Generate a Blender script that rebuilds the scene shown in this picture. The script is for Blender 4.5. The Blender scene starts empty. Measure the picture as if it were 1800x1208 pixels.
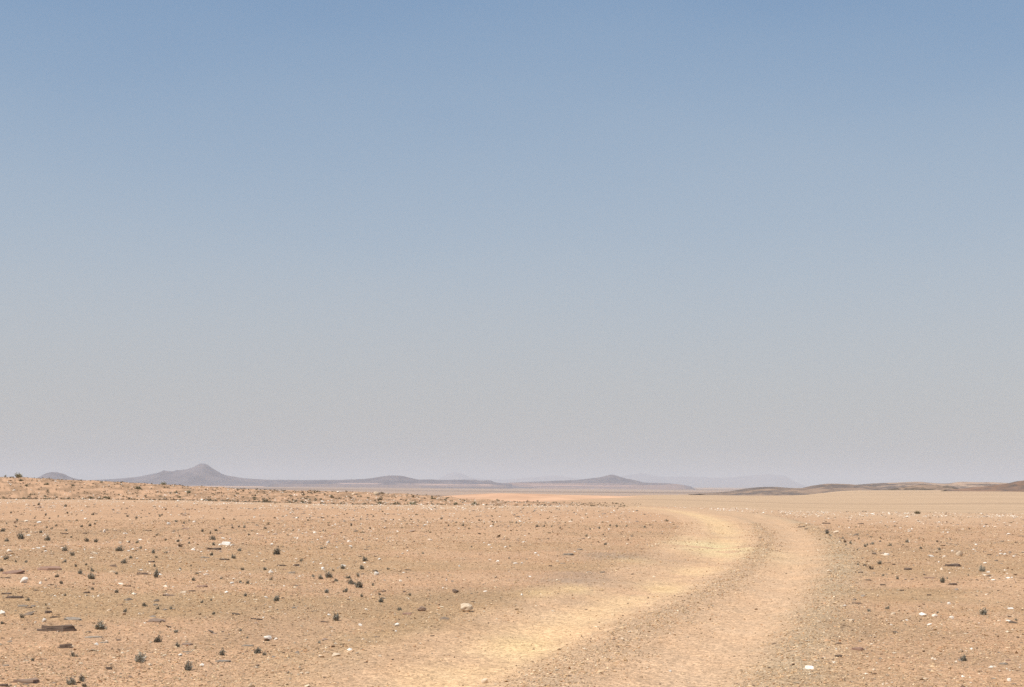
import bpy, bmesh, math, random
import numpy as np
from mathutils import Matrix, Vector
R = math.radians
rng = np.random.default_rng(7)
random.seed(7)
scene = bpy.context.scene
col = scene.collection

# ------------------------------------------------------------------ camera
EYE = 1.6
F = 2400.0                                    # focal length in photo pixels (1800 wide)
cam_d = bpy.data.cameras.new('camera')
cam_d.sensor_width = 36.0
cam_d.lens = F / 1800 * 36
cam_d.clip_start = 0.1
cam_d.clip_end = 250000
cam = bpy.data.objects.new('camera', cam_d)
col.objects.link(cam)
PITCH = math.atan(248 / F)
ROLL = R(0.40)
CM = Matrix.Translation((0, 0, EYE)) @ Matrix.Rotation(R(90) + PITCH, 4, 'X') @ Matrix.Rotation(ROLL, 4, 'Z')
cam.matrix_world = CM
scene.camera = cam

# ------------------------------------------------------------------ light
SUN_EL, SUN_AZ = R(60), R(-128)                # azimuth from the view direction (+Y), negative = left
sun_dir = Vector((math.sin(SUN_AZ) * math.cos(SUN_EL), math.cos(SUN_AZ) * math.cos(SUN_EL), math.sin(SUN_EL)))
sd = bpy.data.lights.new('sun', 'SUN')
sd.energy = 4.4
sd.angle = R(0.6)
sd.color = (1.0, 0.95, 0.88)
so = bpy.data.objects.new('sun', sd)
so.rotation_euler = sun_dir.to_track_quat('Z', 'Y').to_euler()
col.objects.link(so)

w = bpy.data.worlds.new('World')
scene.world = w
w.use_nodes = True
nt = w.node_tree
nt.nodes.clear()
sky = nt.nodes.new('ShaderNodeTexSky')
sky.sky_type = 'NISHITA'
sky.sun_disc = False
sky.sun_elevation = SUN_EL
sky.sun_rotation = SUN_AZ
sky.air_density = 1.0
sky.dust_density = 2.0
sky.ozone_density = 1.0
bg = nt.nodes.new('ShaderNodeBackground')
bg.inputs['Strength'].default_value = 0.10
# dusty air lying over the desert: whitens the lowest thirty degrees of the sky
tc = nt.nodes.new('ShaderNodeTexCoord')
sep = nt.nodes.new('ShaderNodeSeparateXYZ')
nt.links.new(tc.outputs['Generated'], sep.inputs[0])
ramp = nt.nodes.new('ShaderNodeValToRGB')
ramp.color_ramp.interpolation = 'B_SPLINE'
SKY = [(0.0, (4.6, 4.55, 4.6)), (0.08, (4.6, 4.75, 4.95)), (0.18, (3.75, 4.65, 5.6)), (0.34, (1.75, 3.1, 5.0)), (0.60, (1.0, 2.0, 4.0)), (1.0, (0.7, 1.6, 3.5))]
while len(ramp.color_ramp.elements) < len(SKY):
    ramp.color_ramp.elements.new(0.5)
for e, (p, c) in zip(ramp.color_ramp.elements, SKY):
    e.position = p
    e.color = (c[0] / 8, c[1] / 8, c[2] / 8, 1)
wv = nt.nodes.new('ShaderNodeTexNoise')                # uneven bands of dust in the air
wv.inputs['Scale'].default_value = 2.2
wv.inputs['Detail'].default_value = 3
mpg = nt.nodes.new('ShaderNodeMapping')
mpg.inputs['Rotation'].default_value = (0, R(35), 0)
mpg.inputs['Scale'].default_value = (1, 1, 3.5)
nt.links.new(tc.outputs['Generated'], mpg.inputs[0])
nt.links.new(mpg.outputs[0], wv.inputs['Vector'])
am = nt.nodes.new('ShaderNodeMath')
am.operation = 'MULTIPLY_ADD'
am.inputs[1].default_value = 0.34
am.inputs[2].default_value = 0.83
nt.links.new(wv.outputs[0], am.inputs[0])
mm = nt.nodes.new('ShaderNodeMath')
mm.operation = 'MULTIPLY'
nt.links.new(sep.outputs['Z'], mm.inputs[0])
nt.links.new(am.outputs[0], mm.inputs[1])
nt.links.new(mm.outputs[0], ramp.inputs[0])
sc_ = nt.nodes.new('ShaderNodeVectorMath')
sc_.operation = 'SCALE'
sc_.inputs['Scale'].default_value = 8.0
nt.links.new(ramp.outputs[0], sc_.inputs[0])
mixs = nt.nodes.new('ShaderNodeMix')
mixs.data_type = 'RGBA'
mixs.inputs[0].default_value = 0.85
nt.links.new(sky.outputs[0], mixs.inputs[6])
nt.links.new(sc_.outputs[0], mixs.inputs[7])
nt.links.new(mixs.outputs[2], bg.inputs['Color'])
out = nt.nodes.new('ShaderNodeOutputWorld')
nt.links.new(bg.outputs[0], out.inputs[0])

scene.view_settings.view_transform = 'Standard'
scene.view_settings.look = 'None'
scene.view_settings.gamma = 1.0
scene.view_settings.exposure = 0.12
scene.view_settings.use_curve_mapping = False
scene.render.engine = 'CYCLES'
scene.cycles.use_denoising = False
scene.cycles.use_adaptive_sampling = False
scene.cycles.max_bounces = 6
scene.cycles.volume_bounces = 2

# ------------------------------------------------------------------ helpers
def lin(r, g, b, k=1.35):
    f = lambda c: ((c / 255 + 0.055) / 1.055) ** 2.4 if c > 10 else c / 255 / 12.92
    return np.array([f(r) / k, f(g) / k, f(b) / k])

def hash2(ix, iy, seed):
    h = (ix.astype(np.int64) * 374761393 + iy.astype(np.int64) * 668265263 + seed * 974634777) & 0xffffffff
    h = ((h ^ (h >> 13)) * 1274126177) & 0xffffffff
    h = (h ^ (h >> 16)) & 0xffffffff
    return h / 4294967295.0

def vnoise(x, y, seed=0):
    ix, iy = np.floor(x), np.floor(y)
    fx, fy = x - ix, y - iy
    fx = fx * fx * fx * (fx * (fx * 6 - 15) + 10)
    fy = fy * fy * fy * (fy * (fy * 6 - 15) + 10)
    a = hash2(ix, iy, seed); b = hash2(ix + 1, iy, seed)
    c = hash2(ix, iy + 1, seed); d = hash2(ix + 1, iy + 1, seed)
    return (a + (b - a) * fx) * (1 - fy) + (c + (d - c) * fx) * fy

def fbm(x, y, seed=0, octv=4, gain=0.5):
    s = 0.0; a = 1.0; t = 0.0
    for i in range(octv):
        s = s + a * vnoise(x * 2 ** i + 17.3 * i, y * 2 ** i - 9.1 * i, seed + i)
        t += a; a *= gain
    return s / t

def sstep(a, b, x):
    t = np.clip((x - a) / (b - a), 0, 1)
    return t * t * (3 - 2 * t)

def mesh_np(name, V, Q, smooth=False):
    """V (n,3) float, Q (m,k) int -> mesh of k-gons"""
    me = bpy.data.meshes.new(name)
    n, m, k = len(V), len(Q), Q.shape[1]
    me.vertices.add(n)
    me.vertices.foreach_set('co', np.ascontiguousarray(V, dtype=np.float32).ravel())
    me.loops.add(m * k)
    me.loops.foreach_set('vertex_index', np.ascontiguousarray(Q, dtype=np.int32).ravel())
    me.polygons.add(m)
    me.polygons.foreach_set('loop_start', np.arange(0, m * k, k, dtype=np.int32))
    me.update(calc_edges=True)
    me.validate()
    me.polygons.foreach_set('use_smooth', np.full(len(me.polygons), smooth))
    return me

def set_col(me, C, name='Col'):
    at = me.color_attributes.new(name, 'FLOAT_COLOR', 'POINT')
    C4 = np.ones((len(C), 4), dtype=np.float32)
    C4[:, :3] = C
    at.data.foreach_set('color', C4.ravel())

def link(name, me, mat=None, kind=None):
    o = bpy.data.objects.new(name, me)
    col.objects.link(o)
    if mat is not None:
        me.materials.append(mat)
    if kind:
        o['kind'] = kind
    return o

# pixel -> world
def ray(px, py):
    v = Vector(((px - 900) / F, -(py - 604) / F, -1.0))
    d = CM.to_3x3() @ v
    return d.normalized()

def project(x, y, z):
    inv = np.array(CM.inverted())
    P = inv[:3, :3] @ np.vstack([x, y, z]) + inv[:3, 3:4]
    return 900 - F * P[0] / P[2], 604 + F * P[1] / P[2]

# ------------------------------------------------------------------ terrain heights
EPX = np.array([-2500, 0, 300, 600, 900, 1150, 1400, 1800, 4000], float)
EDI = np.array([138, 132, 126, 107, 104, 108, 91, 91, 95], float)
TN = np.array([0.01, 0.5, 1, 1.12, 1.75, 3, 6, 11, 18, 30, 50, 80, 1000])
ROWS = {
    -2500: [0, 0, 0, -.2, 3.6, -1, -10, -22, -34, -38, -38, -38, -38],
    0:    [0, 0, 0, -.25, 2.18, -2, -14, -26, -36, -38, -38, -38, -38],
    100:  [0, 0, 0, -.25, 1.92, -2, -14, -26, -36, -38, -38, -38, -38],
    200:  [0, 0, 0, -.25, 1.6, -2, -14, -26, -36, -38, -38, -38, -38],
    300:  [0, 0, 0, -.25, 1.14, -2, -14, -26, -36, -38, -38, -38, -38],
    400:  [0, 0, 0, -.25, .77, -3, -14, -26, -36, -38, -38, -38, -38],
    500:  [0, 0, 0, -.25, .44, -3, -14, -26, -36, -38, -38, -38, -38],
    600:  [0, 0, 0, -.25, .43, -3, -13, -25, -36, -38, -38, -38, -38],
    750:  [0, 0, 0, -.25, -.01, -3, -12, -20, -34, -38, -38, -38, -38],
    900:  [0, 0, 0, -.28, -.62, -3, -9, -14, -30, -38, -38, -38, -38],
    1000: [0, 0, 0, -.3, -.72, -2.6, -6, -10, -24, -38, -38, -38, -38],
    1150: [0, 0, 0, -.35, -.85, -2.2, -4.6, -7, -12, -28, -38, -38, -38],
    1400: [0, 0, 0, -.30, -1.0, -2.3, -4.5, -6, -8.6, -16, -30, -38, -38],
    1500: [0, 0, 0, -.30, -1.0, -2.4, -4.4, -5.2, -3.4, -5, -24, -38, -38],
    1600: [0, 0, 0, -.30, -1.0, -2.4, -4.3, -4.8, -2.6, -4.0, -20, -38, -38],
    1800: [0, 0, 0, -.30, -1.0, -2.4, -4.1, -4.2, -2.0, -2.5, -12, -38, -38],
    4000: [0, 0, 0, -.30, -1.0, -2.4, -4.0, -3.5, 0, 2, 0, -38, -38],
}
def pchip(xn, yn, x):
    h = np.diff(xn); dl = np.diff(yn) / h
    m = np.zeros_like(yn)
    m[0], m[-1] = dl[0], dl[-1]
    for i in range(1, len(xn) - 1):
        if dl[i - 1] * dl[i] > 0:
            w1 = 2 * h[i] + h[i - 1]; w2 = h[i] + 2 * h[i - 1]
            m[i] = (w1 + w2) / (w1 / dl[i - 1] + w2 / dl[i])
    k = np.clip(np.searchsorted(xn, x) - 1, 0, len(h) - 1)
    t = (x - xn[k]) / h[k]
    return ((2 * t**3 - 3 * t**2 + 1) * yn[k] + (t**3 - 2 * t**2 + t) * h[k] * m[k]
            + (-2 * t**3 + 3 * t**2) * yn[k + 1] + (t**3 - t**2) * h[k] * m[k + 1])
RP = np.array(sorted(ROWS), float)
LT = np.linspace(math.log(TN[0]), math.log(TN[-1]), 1200)
GRID = np.array([pchip(np.log(TN), np.array(ROWS[int(p)], float), LT) for p in RP])
PXF = np.linspace(-2500, 4000, 651)
GR2 = np.array([pchip(RP, GRID[:, j], PXF) for j in range(len(LT))]).T      # (px, t)

def px_of(x, y):
    p = np.where(y > 0.05, 900 + F * x / np.maximum(y, 0.05), np.where(x > 0, 4000, -2500))
    return np.clip(p, -2500, 4000)

def catmull(P, n=16):
    P = np.array(P, float)
    Q = np.vstack([2 * P[0] - P[1], P, 2 * P[-1] - P[-2]])
    o = []
    t = np.linspace(0, 1, n, endpoint=False)[:, None]
    for i in range(1, len(Q) - 2):
        a, b, c, d = Q[i - 1], Q[i], Q[i + 1], Q[i + 2]
        o.append(0.5 * (2 * b + (c - a) * t + (2 * a - 5 * b + 4 * c - d) * t**2 + (3 * b - a - 3 * c + d) * t**3))
    o.append(P[-1:])
    return np.vstack(o)

def flat_pt(px, py):
    d = ray(px, py)
    t = EYE / -d.z
    return (d.x * t, d.y * t)

def line_world(pts):
    return catmull([flat_pt(*p) for p in pts], 9)

LEFT_RUT = line_world([(640, 1290), (740, 1208), (900, 1135), (1010, 1085), (1130, 1040), (1222, 1000), (1268, 962), (1275, 935), (1246, 912), (1192, 898), (1130, 891.5), (1085, 889)])
BERM = line_world([(800, 1330), (945, 1208), (1060, 1140), (1160, 1085), (1245, 1042), (1305, 1005), (1338, 970), (1345, 945), (1318, 918), (1262, 903), (1190, 894)])
RIGHT_RUT = line_world([(1100, 1330), (1210, 1208), (1290, 1130), (1345, 1060), (1388, 1000), (1404, 965), (1400, 943), (1366, 920), (1310, 904), (1235, 896.5), (1170, 892.5)])
BANK = line_world([(1300, 1330), (1372, 1208), (1420, 1130), (1455, 1060), (1476, 1005), (1474, 968), (1452, 943), (1405, 921), (1340, 905.5), (1265, 898), (1190, 893)])
LEFT_EDGE = line_world([(300, 1330), (470, 1208), (660, 1140), (800, 1095), (940, 1045), (1060, 1005), (1140, 970), (1185, 940), (1192, 917), (1150, 902), (1080, 892.5)])

def dist_line(x, y, L):
    D = np.full(x.shape, 1e9)
    for i in range(0, len(L) - 1):
        ax, ay = L[i]; bx, by = L[i + 1]
        dx, dy = bx - ax, by - ay
        l2 = dx * dx + dy * dy + 1e-9
        t = np.clip(((x - ax) * dx + (y - ay) * dy) / l2, 0, 1)
        D = np.minimum(D, np.hypot(x - ax - t * dx, y - ay - t * dy))
    return D

TRACK_POLY = np.vstack([LEFT_EDGE, BANK[::-1]])
def in_poly(x, y, P):
    c = np.zeros(x.shape, bool)
    j = len(P) - 1
    for i in range(len(P)):
        xi, yi = P[i]; xj, yj = P[j]
        if yi != yj:
            k = ((yi > y) != (yj > y)) & (x < (xj - xi) * (y - yi) / (yj - yi) + xi)
            c ^= k
        j = i
    return c

def masks(x, y):
    """soft masks of the track's strips (world space)"""
    x = np.asarray(x, float); y = np.asarray(y, float)
    n = fbm(x * 0.9, y * 0.9, 31, 3) - 0.5
    n2 = fbm(x * 3.1, y * 3.1, 37, 3) - 0.5
    jit = n * 0.7 + n2 * 0.35
    near = (np.hypot(x, y) < 130) & (y > 0)
    o = {}
    for k, L, wd in (('lr', LEFT_RUT, 0.55), ('bm', BERM, 0.36), ('rr', RIGHT_RUT, 0.50), ('bk', BANK, 0.40), ('le', LEFT_EDGE, 0.45)):
        v = np.full(x.shape, 9.0)
        if near.any():
            v[near] = dist_line(x[near], y[near], L)
        o[k] = np.exp(-(np.maximum(v + jit * wd * 1.2, 0) / wd) ** 2)
        o[k + 'd'] = v
    ins = np.zeros(x.shape, bool)
    if near.any():
        ins[near] = in_poly(x[near], y[near], TRACK_POLY)
    dd = np.where(ins, np.minimum(o['led'], o['bkd']), -np.minimum(o['led'], o['bkd']))
    o['in'] = sstep(-0.5, 0.6, dd + jit * 0.8)
    o['hard'] = ins
    return o

def H(x, y, m=None):
    x = np.asarray(x, float); y = np.asarray(y, float)
    d = np.hypot(x, y)
    px = px_of(x, y)
    E = np.interp(px, EPX, EDI) * (1 + 0.035 * (fbm(px / 130, px * 0, 5, 3) - 0.5))
    lt = np.clip(np.log(np.maximum(d / E, 0.0101)), LT[0], LT[-1] - 1e-6)
    fi = (lt - LT[0]) / (LT[1] - LT[0]); i = fi.astype(int); fi = fi - i
    fj = (px + 2500) / 10.0; j = np.clip(fj.astype(int), 0, 649); fj = fj - j
    z = ((GR2[j, i] * (1 - fi) + GR2[j, i + 1] * fi) * (1 - fj) + (GR2[j + 1, i] * (1 - fi) + GR2[j + 1, i + 1] * fi) * fj)
    az = np.abs(np.arctan2(x, y))
    z = z * (1 - sstep(R(60), R(100), az)) - sstep(R(60), R(100), az) * 38 * sstep(200, 3000, d)
    # gentle undulation and grain
    z = z + (fbm(x / 9, y / 9, 11, 3) - 0.5) * 0.10 * sstep(6, 30, d)
    z = z + (fbm(x * 1.3, y * 1.3, 13, 3) - 0.5) * 0.035
    z = z + (fbm(x * 9, y * 9, 14, 2) - 0.5) * 0.012
    rg = sstep(1.12, 1.5, d / E) * sstep(1150, 700, px) * (d < 500)
    z = z + rg * (fbm(x / 3.0, y / 3.0, 15, 4) - 0.5) * 0.55
    z = z + sstep(300, 1500, d) * (fbm(x / 160, y / 160, 16, 4) - 0.5) * 1.0
    if m is None:
        m = masks(x, y)
    z = z - 0.05 * m['lr'] - 0.055 * m['rr'] + 0.02 * m['bm'] + 0.035 * m['bk'] + 0.02 * m['le']
    return z

def ground_at(px, py, dmax=600.0):
    d = ray(px, py)
    h = math.hypot(d.x, d.y)
    sl = d.z / h
    D = np.exp(np.linspace(math.log(6), math.log(dmax), 150))
    for rep_ in range(2):
        X, Y = D * d.x / h, D * d.y / h
        g = (EYE + D * sl) - H(X, Y)
        k = int(np.argmax(g < 0))
        if g[k] >= 0:
            k = int(np.argmin(g))
        k = max(k, 1)
        if rep_ == 0:
            D = np.linspace(D[max(k - 2, 0)], D[min(k + 1, len(D) - 1)], 60)
    a = g[k - 1] / (g[k - 1] - g[k]) if g[k - 1] > g[k] else 1.0
    dist = D[k - 1] + (D[k] - D[k - 1]) * min(max(a, 0), 1)
    x, y = dist * d.x / h, dist * d.y / h
    return x, y, float(H(np.array([x]), np.array([y]))[0]), dist

# ------------------------------------------------------------------ materials
def new_mat(name):
    m = bpy.data.materials.new(name)
    m.use_nodes = True
    return m, m.node_tree, m.node_tree.nodes['Principled BSDF']

def nd(t, kind, **kw):
    n = t.nodes.new(kind)
    for k, v in kw.items():
        setattr(n, k, v)
    return n

def noise(t, vec, scale, detail=4, rough=0.6):
    n = nd(t, 'ShaderNodeTexNoise')
    n.inputs['Scale'].default_value = scale
    n.inputs['Detail'].default_value = detail
    n.inputs['Roughness'].default_value = rough
    t.links.new(vec, n.inputs['Vector'])
    return n

def maprange(t, val, a, b, c, d):
    n = nd(t, 'ShaderNodeMapRange')
    for i, v in enumerate((a, b, c, d)):
        n.inputs[i + 1].default_value = v
    t.links.new(val, n.inputs[0])
    return n.outputs[0]

def scale_col(t, c, f):
    n = nd(t, 'ShaderNodeVectorMath', operation='SCALE')
    t.links.new(c, n.inputs[0])
    t.links.new(f, n.inputs['Scale'])
    return n.outputs[0]

def mulv(t, a, b):
    n = nd(t, 'ShaderNodeMath', operation='MULTIPLY')
    t.links.new(a, n.inputs[0]); t.links.new(b, n.inputs[1])
    return n.outputs[0]

def ground_material():
    m, t, b = new_mat('desert_ground')
    at = nd(t, 'ShaderNodeAttribute', attribute_name='Col')
    g = nd(t, 'ShaderNodeNewGeometry')
    P = g.outputs['Position']
    f1 = maprange(t, noise(t, P, 55, 3, .7).outputs[0], .3, .7, .74, 1.24)
    f2 = maprange(t, noise(t, P, 9, 4, .65).outputs[0], .3, .7, .88, 1.12)
    f3 = maprange(t, noise(t, P, 0.9, 4, .6).outputs[0], .3, .7, .93, 1.07)
    c = scale_col(t, at.outputs['Color'], mulv(t, mulv(t, f1, f2), f3))
    # tiny dark and pale grains
    vo = nd(t, 'ShaderNodeTexVoronoi')
    vo.inputs['Scale'].default_value = 38
    t.links.new(P, vo.inputs['Vector'])
    wn = nd(t, 'ShaderNodeSeparateColor')
    t.links.new(vo.outputs['Color'], wn.inputs[0])
    gr = maprange(t, wn.outputs[0], 0.0, 1.0, .70, 1.30)
    c = scale_col(t, c, gr)
    t.links.new(c, b.inputs['Base Color'])
    b.inputs['Roughness'].default_value = 0.95
    b.inputs['Specular IOR Level'].default_value = 0.12
    bp = nd(t, 'ShaderNodeBump')
    bp.inputs['Strength'].default_value = 0.6
    bp.inputs['Distance'].default_value = 0.02
    t.links.new(noise(t, P, 40, 4, .7).outputs[0], bp.inputs['Height'])
    t.links.new(bp.outputs[0], b.inputs['Normal'])
    return m

def attr_material(name, rough=.9, grain=30, amp=.2):
    m, t, b = new_mat(name)
    at = nd(t, 'ShaderNodeAttribute', attribute_name='Col')
    g = nd(t, 'ShaderNodeNewGeometry')
    f = maprange(t, noise(t, g.outputs['Position'], grain, 4, .65).outputs[0], .3, .7, 1 - amp, 1 + amp)
    t.links.new(scale_col(t, at.outputs['Color'], f), b.inputs['Base Color'])
    b.inputs['Roughness'].default_value = rough
    b.inputs['Specular IOR Level'].default_value = 0.15
    return m

def rock_material(name, c, c2, rough=.85, layers=False):
    m, t, b = new_mat(name)
    tc = nd(t, 'ShaderNodeTexCoord')
    oi = nd(t, 'ShaderNodeObjectInfo')
    n = noise(t, tc.outputs['Object'], 3.2, 5, .65)
    mx = nd(t, 'ShaderNodeMix', data_type='RGBA')
    t.links.new(maprange(t, n.outputs[0], .35, .65, 0, 1), mx.inputs[0])
    mx.inputs[6].default_value = (*c, 1)
    mx.inputs[7].default_value = (*c2, 1)
    f = maprange(t, oi.outputs['Random'], 0, 1, .8, 1.15)
    n2 = maprange(t, noise(t, tc.outputs['Object'], 14, 4, .7).outputs[0], .3, .7, .85, 1.12)
    t.links.new(scale_col(t, mx.outputs[2], mulv(t, f, n2)), b.inputs['Base Color'])
    b.inputs['Roughness'].default_value = rough
    b.inputs['Specular IOR Level'].default_value = 0.25
    bp = nd(t, 'ShaderNodeBump')
    bp.inputs['Strength'].default_value = 0.5
    bp.inputs['Distance'].default_value = 0.004
    t.links.new(noise(t, tc.outputs['Object'], 7, 5, .7).outputs[0], bp.inputs['Height'])
    t.links.new(bp.outputs[0], b.inputs['Normal'])
    return m

def plant_material(name, c, c2):
    m, t, b = new_mat(name)
    tc = nd(t, 'ShaderNodeTexCoord')
    oi = nd(t, 'ShaderNodeObjectInfo')
    mx = nd(t, 'ShaderNodeMix', data_type='RGBA')
    n = noise(t, tc.outputs['Object'], 6, 3, .6)
    t.links.new(maprange(t, n.outputs[0], .35, .65, 0, 1), mx.inputs[0])
    mx.inputs[6].default_value = (*c, 1)
    mx.inputs[7].default_value = (*c2, 1)
    t.links.new(scale_col(t, mx.outputs[2], maprange(t, oi.outputs['Random'], 0, 1, .75, 1.3)), b.inputs['Base Color'])
    b.inputs['Roughness'].default_value = .8
    b.inputs['Specular IOR Level'].default_value = 0.2
    return m

M_GROUND = ground_material()
M_GRAVEL = attr_material('gravel_stone', .9, 60, .2)
M_FAR = attr_material('far_hill', .95, .03, .18)
M_QUARTZ = rock_material('quartz', (.88, .84, .75), (.80, .70, .56), .7)
M_CREAM = rock_material('cream_stone', (.76, .62, .45), (.60, .45, .30))
M_TAN = rock_material('tan_stone', (.52, .36, .22), (.38, .25, .16))
M_DARK = rock_material('dark_slate', (.13, .095, .07), (.21, .145, .105))
M_RED = rock_material('red_slate', (.37, .225, .15), (.28, .165, .115))
M_GREY = rock_material('grey_slate', (.28, .232, .18), (.36, .285, .21))
M_BROWN = rock_material('brown_slate', (.34, .235, .165), (.27, .18, .125))
M_TUFT = plant_material('tuft_grey_green', (.21, .19, .145), (.36, .32, .245))
M_TUFTB = plant_material('tuft_brown', (.22, .16, .11), (.33, .25, .18))
M_SHRUB = plant_material('shrub_green', (.22, .20, .12), (.32, .28, .18))

# ------------------------------------------------------------------ ground sheet
def build_ground():
    az_f = np.linspace(R(-25), R(25), 1000)
    side = R(25) + (R(180) - R(25)) * (np.linspace(0, 1, 46)[1:] ** 1.6)
    az = np.concatenate([-side[::-1][1:], az_f, side[:-1], [R(180)]])
    az = az[:-1]
    az = np.concatenate([[-R(180)], az])
    y_near = np.linspace(EYE / 9.5, EYE / 150, 430)
    D = np.concatenate([np.array([0.6, 1.2, 2.0, 3.0, 4.2, 5.5, 6.6, 7.6, 8.4, 9.0]), EYE / y_near, np.exp(np.linspace(math.log(150), math.log(60000), 230))[1:]])
    A, DD = np.meshgrid(az, D)
    X, Y = DD * np.sin(A), DD * np.cos(A)
    sh = X.shape
    x, y = X.ravel(), Y.ravel()
    m = masks(x, y)
    z = H(x, y, m)
    d = np.hypot(x, y)
    px = px_of(x, y)
    E = np.interp(px, EPX, EDI)
    # ---- colours (base colour of the soil itself)
    sand = lin(217, 174, 135); dirt = lin(199, 163, 122); pink = lin(222, 178, 138)
    n1 = fbm(x / 4.5, y / 4.5, 41, 4)[:, None]; n2 = fbm(x / 1.1, y / 1.1, 42, 4)[:, None]
    C = dirt * (1 - sstep(.38, .62, n1)) + sand * sstep(.38, .62, n1)
    fa = sstep(12, 55, d)[:, None]
    C = C * (1 - fa) + sand * fa
    C = C * (0.93 + 0.14 * n2)
    # track
    tr = m['in'][:, None]
    C = C * (1 - tr) + lin(230, 189, 148) * (.95 + .1 * n2) * tr
    def lay(C, mk, c):
        mk = np.clip(mk, 0, 1)[:, None]
        return C * (1 - mk) + c * mk
    C = lay(C, .75 * m['rr'], lin(234, 194, 153))
    C = lay(C, .7 * m['lr'] * sstep(38, 55, d), lin(250, 216, 164))
    pat = fbm(x / 2.2, y / 2.2, 44, 3)
    lrw = np.exp(-(m['lrd'] / (0.5 + 0.4 * (pat - .5))) ** 2)
    C = lay(C, .70 * lrw * sstep(.22, .5, pat), lin(252, 211, 159))
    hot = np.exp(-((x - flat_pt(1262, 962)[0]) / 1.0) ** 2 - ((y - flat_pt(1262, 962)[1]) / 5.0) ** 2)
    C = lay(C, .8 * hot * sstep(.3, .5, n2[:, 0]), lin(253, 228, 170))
    for q in ((1010, 1035, .3), (945, 1042, .3), (1110, 985, .5), (920, 1128, .35), (1170, 1030, .35)):
        fx, fy = flat_pt(q[0], q[1])
        k = np.exp(-((x - fx) / (q[2])) ** 2 - ((y - fy) / (q[2] * 3)) ** 2)
        C = lay(C, .5 * k, lin(249, 214, 154))
    C = lay(C, .6 * m['bm'] * (.5 + n2[:, 0]), lin(210, 178, 143))
    C = lay(C, .75 * m['bk'] * (.5 + n2[:, 0]), lin(206, 180, 145))
    for q in ((1030, 1012, .7), (1105, 980, 1.0), (1060, 975, .6), (1000, 1020, .6)):   # grey gravelly patches beside the track
        fx, fy = flat_pt(q[0], q[1])
        k = np.exp(-((x - fx) / q[2]) ** 2 - ((y - fy) / (q[2] * 2)) ** 2)
        C = lay(C, .6 * k * (.5 + n2[:, 0]), lin(185, 158, 132))
    # lines worn along the track by wheels, and windblown dust across the plain
    worn = fbm(m['bmd'] / .16 + .6 * n1[:, 0], np.zeros_like(x) + d / 60, 91, 3)
    C = C * (1 + .22 * (worn - .5) * m['in'])[:, None]
    tint = fbm(x / .5, y / .8, 92, 4)[:, None] - .5
    C = C * (1 + tint * np.array([.07, 0, -.07]))
    drift = sstep(.55, .72, fbm(x / 2.6, y / 7, 93, 4)) * (1 - m['in']) * (d < 90)
    C = lay(C, .45 * drift, lin(226, 184, 144))
    crust = sstep(.56, .7, fbm(x / 3.4, y / 5, 95, 4)) * (1 - m['in']) * (d < 60)
    C = lay(C, .4 * crust, lin(190, 157, 121))
    # pale strip on the lip of the plain, and the slopes beyond
    t = d / E
    lip = np.exp(-((t - .93) / .10) ** 2)
    C = lay(C, .6 * lip, lin(224, 186, 148))
    C = lay(C, .7 * sstep(.5, 1.0, t) * sstep(1150, 1350, px) * (t < 1.3), lin(220, 183, 145))
    ridge = sstep(1.02, 1.15, t) * sstep(1200, 900, px) * (1 - sstep(2.2, 3.5, t))
    rn = fbm(x / 1.6, y / 4, 51, 6, .7)
    C = lay(C, ridge, lin(226, 180, 140) * sstep(.40, .60, rn)[:, None] + lin(182, 146, 112) * (1 - sstep(.40, .60, rn))[:, None])
    basin = sstep(1.05, 1.3, t) * sstep(950, 1200, px)
    bands = fbm(x / 400, y / 60, 53, 4)
    C = lay(C, basin, lin(217, 183, 146) * (.90 + .20 * bands)[:, None])
    k = basin * np.exp(-((np.log(t) - math.log(5.6) - .3 * (fbm(px / 300, px * 0, 54, 2) - .5)) / .05) ** 2)
    C = lay(C, .35 * k, lin(170, 140, 112))
    far = sstep(2200, 4200, d) * sstep(1950, 1500, px - d * .0) + sstep(5000, 7000, d)
    fb = fbm(x / 2600, y / 1300, 55, 5)
    fcol = lin(156, 128, 104) * (1 - sstep(.4, .62, fb))[:, None] + lin(196, 164, 136) * sstep(.4, .62, fb)[:, None]
    C = lay(C, far, fcol)
    st = sstep(.60, .66, fbm(x / 1500, y / 5200, 57, 3)) * sstep(8000, 11000, d) * sstep(30000, 20000, d)
    C = lay(C, .8 * st, lin(238, 190, 152))
    nr, nc = sh
    idx = np.arange(nr * nc).reshape(sh)
    a = idx[:-1, :-1].ravel(); b = idx[:-1, 1:].ravel(); c = idx[1:, 1:].ravel(); e = idx[1:, :-1].ravel()
    Q = np.stack([a, e, c, b], 1)[:, ::-1]
    V = np.stack([x, y, z], 1)
    # normals of the whole sheet, so that track and ground meet without a seam
    Zg = z.reshape(sh); 
    P = V.reshape(nr, nc, 3)
    du = np.gradient(P, axis=1); dv = np.gradient(P, axis=0)
    N = np.cross(du, dv).reshape(-1, 3)
    N[N[:, 2] < 0] *= -1
    N /= np.maximum(np.linalg.norm(N, axis=1, keepdims=True), 1e-12)
    qc = V[Q].mean(1)
    tq = m['hard'][Q].sum(1) >= 2
    for name, sel in (('ground', ~tq), ('dirt_track', tq)):
        q = Q[sel]
        u, inv = np.unique(q, return_inverse=True)
        me = mesh_np(name, V[u], inv.reshape(q.shape), True)
        set_col(me, C[u])
        me.normals_split_custom_set_from_vertices(N[u].astype(np.float32).tolist())
        link(name, me, M_GROUND, 'structure')
    # the little disc under the tripod
build_ground()

# ------------------------------------------------------------------ hills, dune and mountains
def horizon_y(px):
    return 852 + math.tan(ROLL) * (px - 900)

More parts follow.
